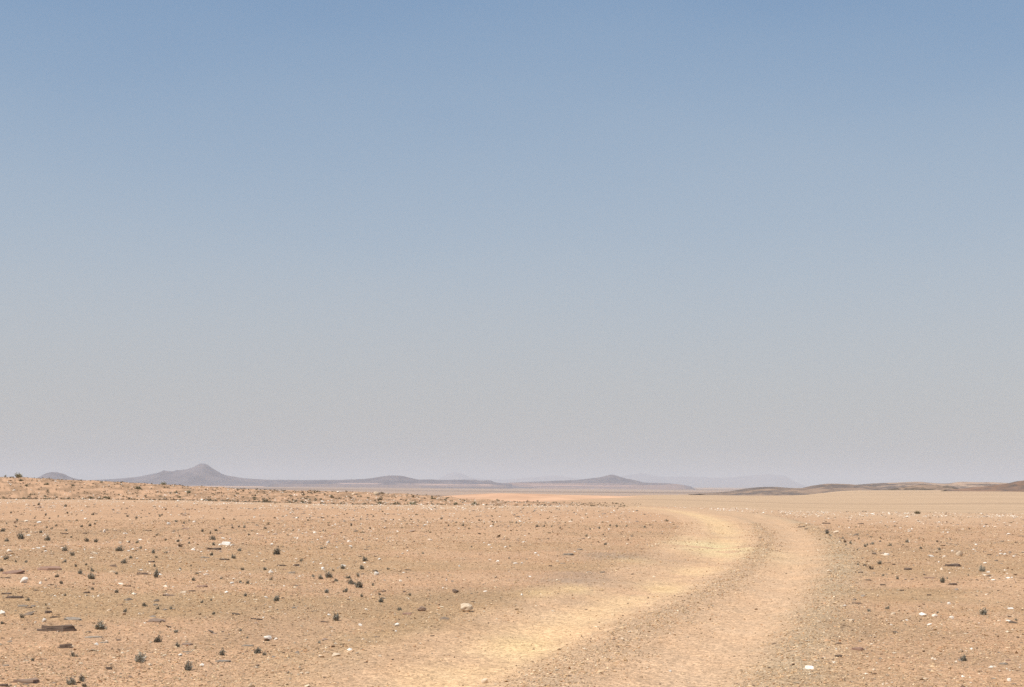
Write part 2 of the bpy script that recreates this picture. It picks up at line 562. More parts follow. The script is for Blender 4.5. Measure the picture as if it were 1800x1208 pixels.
def hill(name, dist, sil, depth, base_z, c1, c2, seed, n=(260, 61), rough=.25, streaks=()):
    """A heightfield hill whose crest follows the given skyline (photo pixels) at its true distance."""
    S = np.array(sil, float)
    pxs = np.linspace(S[0, 0], S[-1, 0], n[0])
    pys = pchip(S[:, 0], S[:, 1], pxs)
    cx = []; cz = []
    for a, b in zip(pxs, pys):
        r = ray(a, b); k = dist / r.y
        cx.append(r.x * k); cz.append(EYE + r.z * k)
    cx = np.array(cx); cz = np.array(cz) - base_z
    v = np.linspace(-1, 1, n[1])
    U, Vv = np.meshgrid(np.arange(n[0]), v)
    x = cx[U]; h = cz[U]
    dmax = max(cz.max(), 1)
    wid = depth * (0.35 + 0.65 * np.clip(h / dmax, 0, 1))
    wob = (fbm(x / depth * 3, x * 0, seed, 3) - .5) * 0.5
    y = dist + (Vv + 2 * wob * np.abs(Vv) * (1 - np.abs(Vv))) * wid
    prof = (1 - np.abs(Vv)) ** 1.35
    s = depth / 3.0
    rid = 1 - np.abs(2 * fbm(x / s, y / s, seed + 3, 5) - 1)
    hh = h * prof * (1 - rough * 2.0 * np.abs(Vv) * (1 - np.abs(Vv)) * 2 * (rid - .3))
    hh = hh + h * prof * (fbm(x / (s * .2), y / (s * .2), seed + 9, 3) - .5) * rough * .25
    z = base_z + hh - (dmax * .05 + 1.0) * (np.abs(Vv) > .985)
    nz = .55 * fbm(x / (s * .5), y / (s * .25), seed + 5, 5) + .45 * fbm(x / (s * .10), y / (s * .07), seed + 6, 4)
    k = sstep(.42, .58, nz)[..., None]
    C = np.array(c1) * k + np.array(c2) * (1 - k)
    pxg = pxs[U]
    for p0, p1, z0, z1, cc in streaks:                # pale sand lying on ledges of the flank
        q = sstep(p0, p0 + 25, pxg) * sstep(p1, p1 - 25, pxg) * sstep(z0 - 3, z0 + 2, z) * sstep(z1 + 3, z1 - 2, z)
        q = (q * sstep(.30, .5, fbm(x / 500, z / 6, seed + 20, 3)))[..., None]
        C = C * (1 - q) + np.array(cc) * q
    V3 = np.stack([x.ravel(), y.ravel(), z.ravel()], 1)
    idx = np.arange(n[0] * n[1]).reshape(n[1], n[0])
    Q = np.stack([idx[:-1, :-1].ravel(), idx[:-1, 1:].ravel(), idx[1:, 1:].ravel(), idx[1:, :-1].ravel()], 1)
    me = mesh_np(name, V3, Q, True)
    set_col(me, C.reshape(-1, 3))
    o = link(name, me, M_FAR, 'structure')
    return o

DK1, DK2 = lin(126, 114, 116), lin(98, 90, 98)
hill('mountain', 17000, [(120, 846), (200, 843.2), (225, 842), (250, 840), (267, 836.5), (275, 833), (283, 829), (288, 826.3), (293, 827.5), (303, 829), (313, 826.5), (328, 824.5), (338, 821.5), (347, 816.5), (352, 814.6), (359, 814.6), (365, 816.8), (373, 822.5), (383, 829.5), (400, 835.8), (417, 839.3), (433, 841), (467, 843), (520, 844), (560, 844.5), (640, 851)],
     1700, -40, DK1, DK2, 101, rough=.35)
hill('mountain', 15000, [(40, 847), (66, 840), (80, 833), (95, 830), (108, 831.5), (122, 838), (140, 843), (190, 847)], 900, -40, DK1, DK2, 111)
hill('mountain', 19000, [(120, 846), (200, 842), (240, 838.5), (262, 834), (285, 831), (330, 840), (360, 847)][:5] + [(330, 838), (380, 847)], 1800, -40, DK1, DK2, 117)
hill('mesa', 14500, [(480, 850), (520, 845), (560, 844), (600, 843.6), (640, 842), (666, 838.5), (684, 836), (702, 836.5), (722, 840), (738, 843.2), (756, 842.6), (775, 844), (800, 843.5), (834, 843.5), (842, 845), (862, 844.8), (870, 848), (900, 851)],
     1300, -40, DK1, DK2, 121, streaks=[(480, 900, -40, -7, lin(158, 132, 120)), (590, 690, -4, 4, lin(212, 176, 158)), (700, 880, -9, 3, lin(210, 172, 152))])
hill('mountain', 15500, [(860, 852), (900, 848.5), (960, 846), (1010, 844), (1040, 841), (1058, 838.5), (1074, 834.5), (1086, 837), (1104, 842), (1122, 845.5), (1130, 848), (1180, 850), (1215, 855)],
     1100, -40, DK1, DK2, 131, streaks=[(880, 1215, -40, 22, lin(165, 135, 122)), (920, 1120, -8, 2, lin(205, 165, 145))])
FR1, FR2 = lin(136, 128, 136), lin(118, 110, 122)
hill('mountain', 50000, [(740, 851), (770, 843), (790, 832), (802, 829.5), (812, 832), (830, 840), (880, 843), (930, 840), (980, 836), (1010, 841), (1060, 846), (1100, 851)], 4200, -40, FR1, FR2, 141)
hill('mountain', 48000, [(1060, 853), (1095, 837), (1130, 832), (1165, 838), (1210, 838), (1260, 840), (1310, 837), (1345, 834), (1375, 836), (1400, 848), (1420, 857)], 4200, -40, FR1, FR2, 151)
# orange dune in the middle distance
OR1, OR2 = lin(238, 190, 150), lin(232, 183, 145)
hill('sand_dune', 900, [(640, 881), (730, 875.5), (790, 871.5), (840, 868.5), (880, 867.3), (930, 868), (1000, 870), (1080, 872), (1160, 874.5), (1230, 877.5), (1300, 881)], 260, -12, OR1, OR2, 161, rough=.04)
# rocky hills on the right
BR1, BR2 = lin(172, 142, 116), lin(118, 102, 91)
TN1, TN2 = lin(196, 164, 136), lin(144, 121, 106)
hill('rocky_hill', 3600, [(1230, 868), (1280, 864), (1310, 859), (1335, 856.6), (1360, 856), (1385, 857.5), (1405, 858), (1430, 853.5), (1458, 850.5), (1485, 851), (1515, 853.5), (1570, 862)], 560, -22, BR1, BR2, 171)
hill('rocky_hill', 4400, [(1380, 864), (1450, 856), (1500, 852.5), (1540, 850), (1580, 848.3), (1612, 847.3), (1640, 849), (1665, 850), (1690, 847.2), (1720, 847.6), (1750, 848.4), (1790, 850), (1850, 853), (1900, 858)], 700, -22, TN1, BR2, 181)
hill('rocky_hill', 2700, [(1545, 862), (1575, 858.5), (1600, 854.5), (1622, 852.6), (1645, 853.2), (1670, 855), (1688, 860), (1705, 864)], 260, -14, BR1, lin(104, 88, 70), 191)
hill('rocky_hill', 1500, [(1660, 862), (1700, 858), (1740, 854), (1770, 850), (1790, 846), (1805, 844.5), (1840, 839), (1900, 834), (1980, 840), (2080, 850)], 300, -7, lin(160, 126, 102), BR2, 201)

# ------------------------------------------------------------------ loose stuff: gravel, quartz chips, far scrub
OCT = np.array([[1, 0, 0], [0, 1, 0], [-1, 0, 0], [0, -1, 0], [0, 0, 1], [0, 0, -1]], float)
OCF = np.array([[0, 1, 4], [1, 2, 4], [2, 3, 4], [3, 0, 4], [1, 0, 5], [2, 1, 5], [3, 2, 5], [0, 3, 5]])
def pebbles(name, x, y, size, C, flat=.55):
    n = len(x)
    z = H(x, y)
    V = OCT[None] * (1 + rng.uniform(-.35, .35, (n, 6, 1)))
    V = V + rng.uniform(-.25, .25, (n, 6, 3))
    an = rng.uniform(0, 6.283, n)
    sx = size * rng.uniform(.7, 1.3, n); sy = size * rng.uniform(.6, 1.1, n); sz = size * flat * rng.uniform(.6, 1.3, n)
    V = V * np.stack([sx, sy, sz], 1)[:, None]
    tilt = rng.normal(0, .3, n)
    ct, s_ = np.cos(tilt)[:, None], np.sin(tilt)[:, None]
    V = np.stack([V[..., 0] * ct + V[..., 2] * s_, V[..., 1], -V[..., 0] * s_ + V[..., 2] * ct], -1)
    c, s = np.cos(an)[:, None], np.sin(an)[:, None]
    V = np.stack([V[..., 0] * c - V[..., 1] * s, V[..., 0] * s + V[..., 1] * c, V[..., 2]], -1)
    V = V + np.stack([x, y, z + sz * .35], 1)[:, None]
    Q = (OCF[None] + (np.arange(n) * 6)[:, None, None]).reshape(-1, 3)
    me = mesh_np(name, V.reshape(-1, 3), Q, False)
    set_col(me, np.repeat(C, 6, 0))
    return link(name, me, M_GRAVEL, 'stuff')

def sample(n, d0, d1, az0=-28, az1=28, power=1.0):
    """scatter over a sector, denser near the eye"""
    a = rng.uniform(R(az0), R(az1), n)
    u = rng.uniform(0, 1, n)
    d = d0 * (d1 / d0) ** u if power == 1 else (d0 ** power + u * (d1 ** power - d0 ** power)) ** (1 / power)
    return d * np.sin(a), d * np.cos(a), d

PAL = np.array([lin(212, 177, 136), lin(188, 158, 122), lin(165, 138, 108), lin(230, 200, 160), lin(138, 114, 93), lin(202, 160, 122), lin(238, 218, 186), lin(184, 164, 138)])
def gravel():
    x, y, d = sample(470000, 9.0, 60.0, power=.35)
    m = masks(x, y)
    strips = np.clip(m['bm'] + m['bk'], 0, 1)
    ruts = np.clip(m['lr'] + m['rr'], 0, 1)
    patch = sstep(.35, .65, fbm(x / 2.5, y / 2.5, 71, 3))
    p = .38 + (.45 * patch + .2 * sstep(0, -4, x)) * (1 - m['in']) + .6 * strips
    p = p * (1 - .8 * ruts * (1 - strips)) * (1 - .45 * m['in'] * (1 - strips))
    k = rng.uniform(0, 1, len(x)) < p
    x, y, d, strips = x[k], y[k], d[k], strips[k]
    n = len(x)
    size = .0042 * np.exp(rng.normal(0, .45, n)) * (1 + d / 28) * (1 + .10 * strips)
    pr = np.array([.25, .20, .12, .14, .06, .13, .04, .06])
    C = (1.12 + .10 * strips)[:, None] * PAL[rng.choice(len(PAL), n, p=pr)] * rng.uniform(.85, 1.12, (n, 1))
    pebbles('gravel', x, y, size, C)
gravel()

def quartz_chips():
    X = []; Y = []; S = []
    # scattered white chips over the plain
    x, y, d = sample(22000, 11, 100, power=.9)
    k = rng.uniform(0, 1, len(x)) < .05 + .42 * sstep(.5, .7, fbm(x / 5, y / 5, 81, 3))
    x, y, d = x[k], y[k], d[k]
    X.append(x); Y.append(y); S.append(.010 * np.exp(rng.normal(0, .45, len(x))) * (1 + d / 38))
    # the bright rim at the lip of the plain
    a = rng.uniform(R(-25), R(25), 30000)
    px = 900 + F * np.tan(a)
    t = rng.normal(.94, .07, 30000)
    t[:9000] = rng.uniform(.55, 1.0, 9000)
    d = t * np.interp(px, EPX, EDI)
    x, y = d * np.sin(a), d * np.cos(a)
    k = (rng.uniform(0, 1, 30000) < .05 + np.where(px < 1000, .48, .28) * sstep(.42, .7, fbm(px / 40, d / 6, 82, 3))) & (t < 1.06)
    X.append(x[k]); Y.append(y[k]); S.append(.032 * np.exp(rng.normal(0, .45, k.sum())))
    # on the ridge
    a = rng.uniform(R(-25), R(3), 2500); px = 900 + F * np.tan(a)
    d = rng.uniform(1.1, 1.72, 2500) * np.interp(px, EPX, EDI)
    X.append(d * np.sin(a)); Y.append(d * np.cos(a)); S.append(.06 * np.exp(rng.normal(0, .45, 2500)))
    x, y, s = np.concatenate(X), np.concatenate(Y), np.concatenate(S)
    m = masks(x, y)
    k = m['in'] < .35
    x, y, s = x[k], y[k], s[k]
    W = np.array([[.84, .77, .65], [.76, .64, .49], [.66, .51, .37]])
    C = W[rng.choice(3, len(x), p=[.35, .35, .3])] * rng.uniform(.85, 1.1, (len(x), 1))
    pebbles('quartz_chips', x, y, s, C, .5)
quartz_chips()

def dark_chips():
    x, y, d = sample(34000, 10, 95, power=.7)
    k = rng.uniform(0, 1, len(x)) < .12 + .5 * sstep(.45, .7, fbm(x / 5, y / 5, 86, 3)) * np.where(x < 0, 1, .6)
    m = masks(x, y)
    k &= m['in'] < .3
    x, y, d = x[k], y[k], d[k]
    s = .010 * np.exp(rng.normal(.05, .6, len(x))) * (1 + d / 45)
    W = np.array([[.20, .15, .11], [.30, .21, .15], [.26, .21, .165]])
    C = W[rng.choice(3, len(x))] * rng.uniform(.8, 1.2, (len(x), 1))
    pebbles('slate_chips', x, y, s, C, .35)
dark_chips()

def leaf_cluster(n, seed, spread=.5, up=.75, leaf=.16, stems=True):
    """unit-high plant of stems with small leaves -> V, Q(tri)"""
    r = np.random.default_rng(seed)
    V = []; T = []
    for i in range(n):
        a = r.uniform(0, 6.283); e = r.uniform(0, 1) ** .7
        b = np.array([math.cos(a), math.sin(a), 0]) * e * spread * .35
        tip = np.array([math.cos(a) * e * spread, math.sin(a) * e * spread, r.uniform(.55, 1.0) * (1 - .35 * e * e)])
        tip += r.normal(0, .05, 3)
        w = r.uniform(.018, .035)
        p = np.array([-math.sin(a + r.normal(0, .8)), math.cos(a + r.normal(0, .8)), 0]) * w
        q = np.array([math.cos(a), math.sin(a), 0]) * w
        k = len(V)
        V += [b + p + q, b - p + q, b - q * 1.2, tip]
        T += [[k, k + 1, k + 3], [k + 1, k + 2, k + 3], [k + 2, k, k + 3]]
        for j in range(6):
            u = r.uniform(.15, 1.0)
            c = b + (tip - b) * u
            dr = r.normal(0, 1, 3); dr[2] = abs(dr[2]) * .8 + .3; dr /= np.linalg.norm(dr)
            sd_ = np.cross(dr, r.normal(0, 1, 3)); sd_ /= np.linalg.norm(sd_)
            l = leaf * r.uniform(.6, 1.3)
            k = len(V)
            V += [c - sd_ * l * .22, c + sd_ * l * .22, c + dr * l + sd_ * l * .1, c + dr * l - sd_ * l * .1]
            T += [[k, k + 1, k + 2], [k, k + 2, k + 3]]
    return np.array(V), np.array(T)

def scrub():
    """countless far tufts on the ridge and the lip of the plain"""
    Vs = [leaf_cluster(9, 900 + i, .75, .7, .34) for i in range(6)]
    a = rng.uniform(R(-25), R(25), 8000)
    px = 900 + F * np.tan(a)
    t = np.where(rng.uniform(0, 1, 8000) < .7, rng.uniform(1.08, 1.8, 8000), rng.normal(1.10, .03, 8000))
    t[6400:] = rng.uniform(.42, .95, 1600)
    k = (px < 1130) | ((t > 1.03) & (t < 1.16)) | ((t < .95) & (rng.uniform(0, 1, 8000) < .4))
    k &= (rng.uniform(0, 1, 8000) < np.where((t > 1.02) & (px > 550), .55, 1))
    a, px, t = a[k], px[k], t[k]
    d = t * np.interp(px, EPX, EDI)
    x, y = d * np.sin(a), d * np.cos(a)
    keep = masks(x, y)['in'] < .2
    x, y, t, px = x[keep], y[keep], t[keep], px[keep]
    z = H(x, y)
    s = np.where(t > 1.02, np.where(px > 1100, .05, np.where(px < 800, .125, .10)), .04) * np.exp(rng.normal(0, .4, len(x)))
    AV = []; AQ = []; AC = []; o = 0
    pal = np.array([[.19, .17, .11], [.26, .22, .145], [.32, .23, .155], [.17, .15, .10]])
    for i in range(len(x)):
        V, T = Vs[i % 6]
        c, sn = math.cos(i * 1.7), math.sin(i * 1.7)
        W = np.stack([(V[:, 0] * c - V[:, 1] * sn) * s[i] * 1.3 + x[i], (V[:, 0] * sn + V[:, 1] * c) * s[i] * 1.3 + y[i], V[:, 2] * s[i] * .8 + z[i] - .01], 1)
        AV.append(W); AQ.append(T + o); o += len(V)
        AC.append(np.repeat(pal[rng.integers(4)][None] * rng.uniform(.8, 1.25), len(V), 0))
    me = mesh_np('scrub', np.vstack(AV), np.vstack(AQ), False)
    set_col(me, np.vstack(AC))
    link('scrub', me, M_GRAVEL, 'stuff')
scrub()

# ------------------------------------------------------------------ single stones, slabs and tufts
def hull_stone(seed, npts=16, jag=.18):
    r = random.Random(seed)
    bm = bmesh.new()
    for i in range(npts):
        v = Vector((r.gauss(0, 1), r.gauss(0, 1), r.gauss(0, 1))).normalized()
        v *= 1 + r.uniform(-jag, jag)
        v.x *= .5; v.y *= .42; v.z *= .5
        v.z = max(v.z, -.28)
        bm.verts.new(v)
    res = bmesh.ops.convex_hull(bm, input=bm.verts[:])
    bmesh.ops.delete(bm, geom=[g for g in bm.verts if not g.link_faces], context='VERTS')
    bmesh.ops.bevel(bm, geom=bm.edges[:], offset=.035, segments=2, affect='EDGES')
    for f in bm.faces:
        f.smooth = False
    zs = [v.co.z for v in bm.verts]; xs = [v.co.x for v in bm.verts]; ys = [v.co.y for v in bm.verts]
    for v in bm.verts:
        v.co.z = (v.co.z - min(zs)) / (max(zs) - min(zs))
        v.co.x = (v.co.x - min(xs)) / (max(xs) - min(xs)) - .5
    me = bpy.data.meshes.new('stone')
    bm.to_mesh(me); bm.free()
    return me

def slab_mesh(seed):
    """thin broken plate of slate lying in two or three split layers, unit long, unit thick"""
    r = random.Random(seed)
    bm = bmesh.new()
    n = r.randint(7, 12)
    out = []
    for i in range(n):
        a = 6.2832 * (i + r.uniform(-.28, .28)) / n
        k = 1 / (abs(math.cos(a)) ** 2.6 + abs(math.sin(a)) ** 2.6) ** (1 / 2.6)
        k *= r.uniform(.58, 1.05)
        out.append((math.cos(a) * k * .5, math.sin(a) * k * .5))
    layers = r.randint(2, 3)
    z0 = 0.0
    for l in range(layers):
        z1 = z0 + r.uniform(.7, 1.3) / layers
        sc = 1 - .13 * l * r.uniform(.4, 1.4)
        ox, oy = (r.uniform(-.05, .05) * l, r.uniform(-.04, .04) * l)
        lo = [bm.verts.new((x * sc + ox + r.uniform(-.015, .015), y * sc + oy + r.uniform(-.015, .015), z0 - (.0 if l else 0.5))) for x, y in out]
        hi = [bm.verts.new((x * sc * .985 + ox + r.uniform(-.018, .018), y * sc * .97 + oy + r.uniform(-.015, .015), z1 + r.uniform(-.22, .16))) for x, y in out]
        bm.faces.new(hi)
        bm.faces.new(lo[::-1])
        for i in range(n):
            j = (i + 1) % n
            bm.faces.new((lo[i], lo[j], hi[j], hi[i]))
        z0 = z1 - .04
    bmesh.ops.triangulate(bm, faces=[f for f in bm.faces if len(f.verts) > 4])
    bmesh.ops.recalc_face_normals(bm, faces=bm.faces[:])
    me = bpy.data.meshes.new('slab')
    bm.to_mesh(me); bm.free()
    return me

def tuft_mesh(seed):
    r = random.Random(seed)
    VV = []; TT = []; o = 0
    for k in range(r.randint(3, 5)):                  # a few shoots of unequal height grown together
        V, T = leaf_cluster(r.randint(12, 22), seed * 10 + k, r.uniform(.28, .5), .7, r.uniform(.13, .20))
        sc = (1.0, .85, .6, .7, .5)[k]
        V = V * np.array([sc * .8, sc * .8, sc])
        V[:, 0] += V[:, 2] * r.uniform(-.35, .35) + (r.uniform(-.32, .32) if k else 0)
        V[:, 1] += r.uniform(-.2, .2)
        VV.append(V); TT.append(T + o); o += len(V)
    return mesh_np('tuft', np.vstack(VV), np.vstack(TT), False)

STONES = [hull_stone(300 + i) for i in range(12)]
SLABS = [slab_mesh(400 + i) for i in range(12)]
TUFTS = [tuft_mesh(500 + i) for i in range(10)]
for me in STONES + SLABS + TUFTS:
    me.materials.append(M_QUARTZ)

THINGS = []     # (object, kind, px, py, pixel size, colour word)
def obj_of(name, me, mat):
    o = bpy.data.objects.new(name, me)
    col.objects.link(o)
    o.material_slots[0].link = 'OBJECT'
    o.material_slots[0].material = mat
    return o

SETS = {'A1': (0, 906), 'A2': (450, 906), 'A3': (900, 906), 'A4': (1350, 906), 'B1': (0, 790), 'B2': (450, 790), 'B3': (900, 790), 'B4': (1350, 790)}
def P4(s, cx, cy):
    x0, y0 = SETS[s]
    return x0 + cx / 4, y0 + cy / 4

TUFT_AT = {
 'A1': [(20,115,35),(140,168,60),(40,185,35),(283,125,28),(333,178,40),(465,112,20),(500,158,18),(575,83,24),(632,78,26),(365,98,20),(610,185,36),(675,190,36),(905,192,18),(967,197,28),(455,250,44),(515,283,36),(832,252,48),(1072,268,40),(985,235,24),(1108,142,24),(1165,180,26),(1252,187,28),(1330,165,18),(1330,200,20),(1262,150,16),(1270,222,36,'b'),(1500,175,40),(1498,212,32),(1425,115,24),(1475,130,22),(1518,112,26),(1688,252,36),(1715,88,26),(1750,140,22),(1635,92,18),(35,312,40),(455,332,26),(535,362,28),(605,350,22),(638,395,36),(562,412,36),(640,448,60),(395,435,30),(435,482,26),(920,303,26),(1102,300,26),(865,338,36),(1090,362,26),(1270,385,26),(1085,435,64),(1385,418,30),(1358,460,28),(1558,450,22),(1685,475,26),(1740,480,28),(1710,385,30),(1340,360,16),(1640,305,36),(1485,282,28),(1168,268,26),(820,415,24),(820,545,32),(655,522,22),(455,568,24),(195,600,28),(160,722,36),(1018,642,32),(1110,660,26),(1198,662,28),(1418,615,24),(1485,600,20),(1725,570,28),(872,680,32),(1500,698,32),(705,802,76),(1232,825,36),(1105,892,48),(1245,925,40),(225,1025,32),(505,998,56),(985,1030,84),(1565,985,56),(1312,1092,68),(490,1190,80),(575,1168,52),(600,1205,40),(1272,990,16),(12,765,30),(15,395,36),(105,330,22),(183,332,24),(1740,865,20),(1690,815,24),(320,635,16)],
 'A2': [(145,275,60),(457,238,26),(318,325,28),(765,322,44),(745,380,40),(930,382,24),(1172,272,22),(60,385,32),(520,438,56),(560,465,36),(455,450,34),(403,435,28),(675,485,48),(650,445,40),(720,508,70),(628,540,40),(495,545,36),(740,575,26),(875,560,28),(883,612,44),(822,495,22),(1085,565,26),(1012,668,32),(140,602,64),(570,740,64),(110,455,26),(445,900,24),(15,970,60),(60,985,30),(543,390,18),(720,432,30),(1300,30,22),(1570,38,18),(1455,75,22),(1605,60,10),(1670,68,14),(735,30,14),(1785,220,14),(1775,305,18),(1355,75,16),(610,375,36),(150,668,18),(595,912,14),(955,508,14)],
 'A3': [(30,55,16),(225,82,22),(280,80,14),(340,93,20),(400,90,12),(550,100,18),(615,95,18),(740,82,22),(805,80,16),(690,75,14),(930,88,22),(530,150,26),(658,208,26),(643,137,12),(1010,48,12),(175,82,24)],
 'A4': [(978,192,26),(685,222,26),(735,205,28),(700,212,20),(860,215,24),(790,165,16),(725,155,14),(640,168,16),(525,165,16),(550,212,18),(580,200,20),(628,245,14),(738,255,12),(788,182,12),(1190,188,20,'b'),(1258,200,14),(1075,235,22),(1205,245,22),(1060,165,12),(785,345,36),(912,450,24),(810,425,20),(1505,395,44),(1232,475,44),(1262,445,16),(848,660,36),(707,678,28),(1522,700,64),(1065,748,10),(1378,1025,52),(415,130,36),(440,150,20),(630,140,20),(1410,425,14),(630,350,20),(715,380,42,'b'),(680,358,26,'b'),(1195,690,20),(1745,740,20)],
}
TUFT_AT['B1'] = [(75,450,16),(320,467,18),(475,452,18),(650,462,18),(895,474,20),(1120,474,22),(1136,466,16),(120,502,18),(245,488,16),(345,488,14),(540,503,18),(960,488,18),(1242,512,26),(1330,502,14),(1575,492,16),(45,527,14),(115,548,16),(245,540,14),(330,553,16),(390,540,18),(665,528,18),(1080,514,12),(1295,523,18),(1680,548,16),(270,393,22),(460,404,26),(1050,455,14)]
TUFT_AT['B2'] = [(190,475,16),(295,484,14),(360,484,12),(380,486,14),(825,474,14),(908,459,14),(965,498,12),(1090,496,12),(1140,501,12),(1200,500,12),(65,560,22),(260,574,14),(225,605,12),(470,574,14),(670,538,18),(805,558,16),(750,637,14),(990,665,14),(990,613,12),(615,744,14),(1515,688,14)]
SHRUB_AT = {
 'B1': [(128,193,66),(155,224,36),(330,250,40),(515,260,36),(1140,249,44),(975,277,44),(645,346,44),(1330,307,40),(45,190,26),(740,345,34),(185,258,30),(705,235,30),(1260,340,30),(320,335,26)],
 'B2': [(190,297,24),(1100,388,58),(1245,350,44),(875,384,44),(985,384,40),(70,365,34),(530,330,30),(330,372,30),(1400,386,40),(1540,385,34)],
 'B4': [(1058,454,52)],
}
SLAB_AT = {
 'A1': [(345,390,205,34,'r'),(95,414,200,18,'r'),(40,444,75,10,'d'),(45,556,72,18,'d'),(100,585,135,20,'d'),(160,644,80,14,'g'),(200,652,50,12,'d'),(338,690,70,26,'d'),(390,720,85,12,'d'),(510,738,140,24,'g'),(400,815,275,46,'d'),(655,864,160,16,'g'),(455,936,118,28,'d'),(735,899,80,13,'g'),(838,882,40,12,'d'),(300,1014,60,8,'d'),(40,1061,46,14,'g'),(765,1085,52,20,'d'),(175,1187,180,62,'b'),(25,1205,80,24,'d'),(1100,754,135,24,'b'),(1185,568,105,20,'b'),(1420,505,90,13,'r'),(1350,536,60,10,'d'),(795,361,62,20,'b'),(1065,332,72,12,'d'),(1005,417,90,18,'d'),(1505,243,108,20,'d'),(1440,301,70,18,'g'),(1575,315,85,12,'d'),(1035,109,60,10,'d'),(595,130,40,10,'d'),(610,548,55,12,'d'),(250,531,46,9,'d'),(845,632,50,10,'r'),(1095,635,55,22,'g'),(1315,964,90,10,'g'),(1570,1034,150,20,'g'),(1660,701,68,14,'d'),(1780,732,40,14,'d'),(1740,922,95,16,'g'),(1310,916,90,14,'b'),(900,501,40,10,'d'),(355,491,60,8,'d'),(180,100,60,6,'d'),(1310,98,70,6,'r'),(455,133,60,8,'d'),(20,867,40,8,'d')],
 'A2': [(250,410,70,24,'g'),(285,357,60,14,'d'),(180,356,70,10,'d'),(200,384,30,10,'r'),(25,737,52,14,'d'),(480,754,70,10,'d'),(895,538,40,12,'d'),(1043,541,30,14,'d'),(1068,387,60,8,'d'),(10,1062,35,18,'d'),(35,148,50,6,'r'),(550,133,50,6,'r'),(600,126,24,8,'d'),(1525,610,40,6,'d'),(190,586,24,12,'d'),(1060,700,70,18,'r'),(1238,850,36,8,'d'),(650,596,26,8,'d'),(770,1037,30,8,'d'),(960,1019,24,12,'d'),(480,1142,24,8,'d'),(210,1021,30,12,'g')],
 'A3': [(395,282,90,26,'g'),(475,244,50,14,'g'),(355,341,50,12,'g'),(635,404,60,12,'g'),(545,402,40,9,'g'),(405,1134,30,12,'d'),(240,1201,32,12,'d'),(815,623,12,10,'d'),(520,666,20,8,'d'),(1262,562,14,12,'d'),(270,359,36,9,'d'),(845,416,24,8,'d')],
 'A4': [(1300,360,140,20,'d'),(985,386,62,18,'d'),(1295,492,75,14,'d'),(1140,443,130,6,'r'),(810,493,46,12,'d'),(640,405,60,10,'d'),(700,459,50,8,'d'),(1135,565,40,10,'d'),(405,59,70,8,'d'),(650,61,60,7,'d'),(940,531,36,8,'d'),(495,997,64,20,'d'),(630,952,95,24,'r'),(495,904,50,10,'d'),(1650,1050,70,16,'g'),(1688,1023,50,10,'r'),(625,623,70,12,'d'),(1785,445,36,10,'r'),(1470,458,26,8,'d'),(10,1078,25,12,'d'),(1580,1154,40,18,'g'),(1618,531,22,8,'d'),(1755,863,26,12,'d'),(838,1128,34,12,'g'),(235,85,60,10,'d'),(270,99,30,8,'d'),(1555,281,50,6,'d'),(885,348,36,6,'d'),(1700,716,30,10,'d'),(1335,104,32,8,'r')],
}
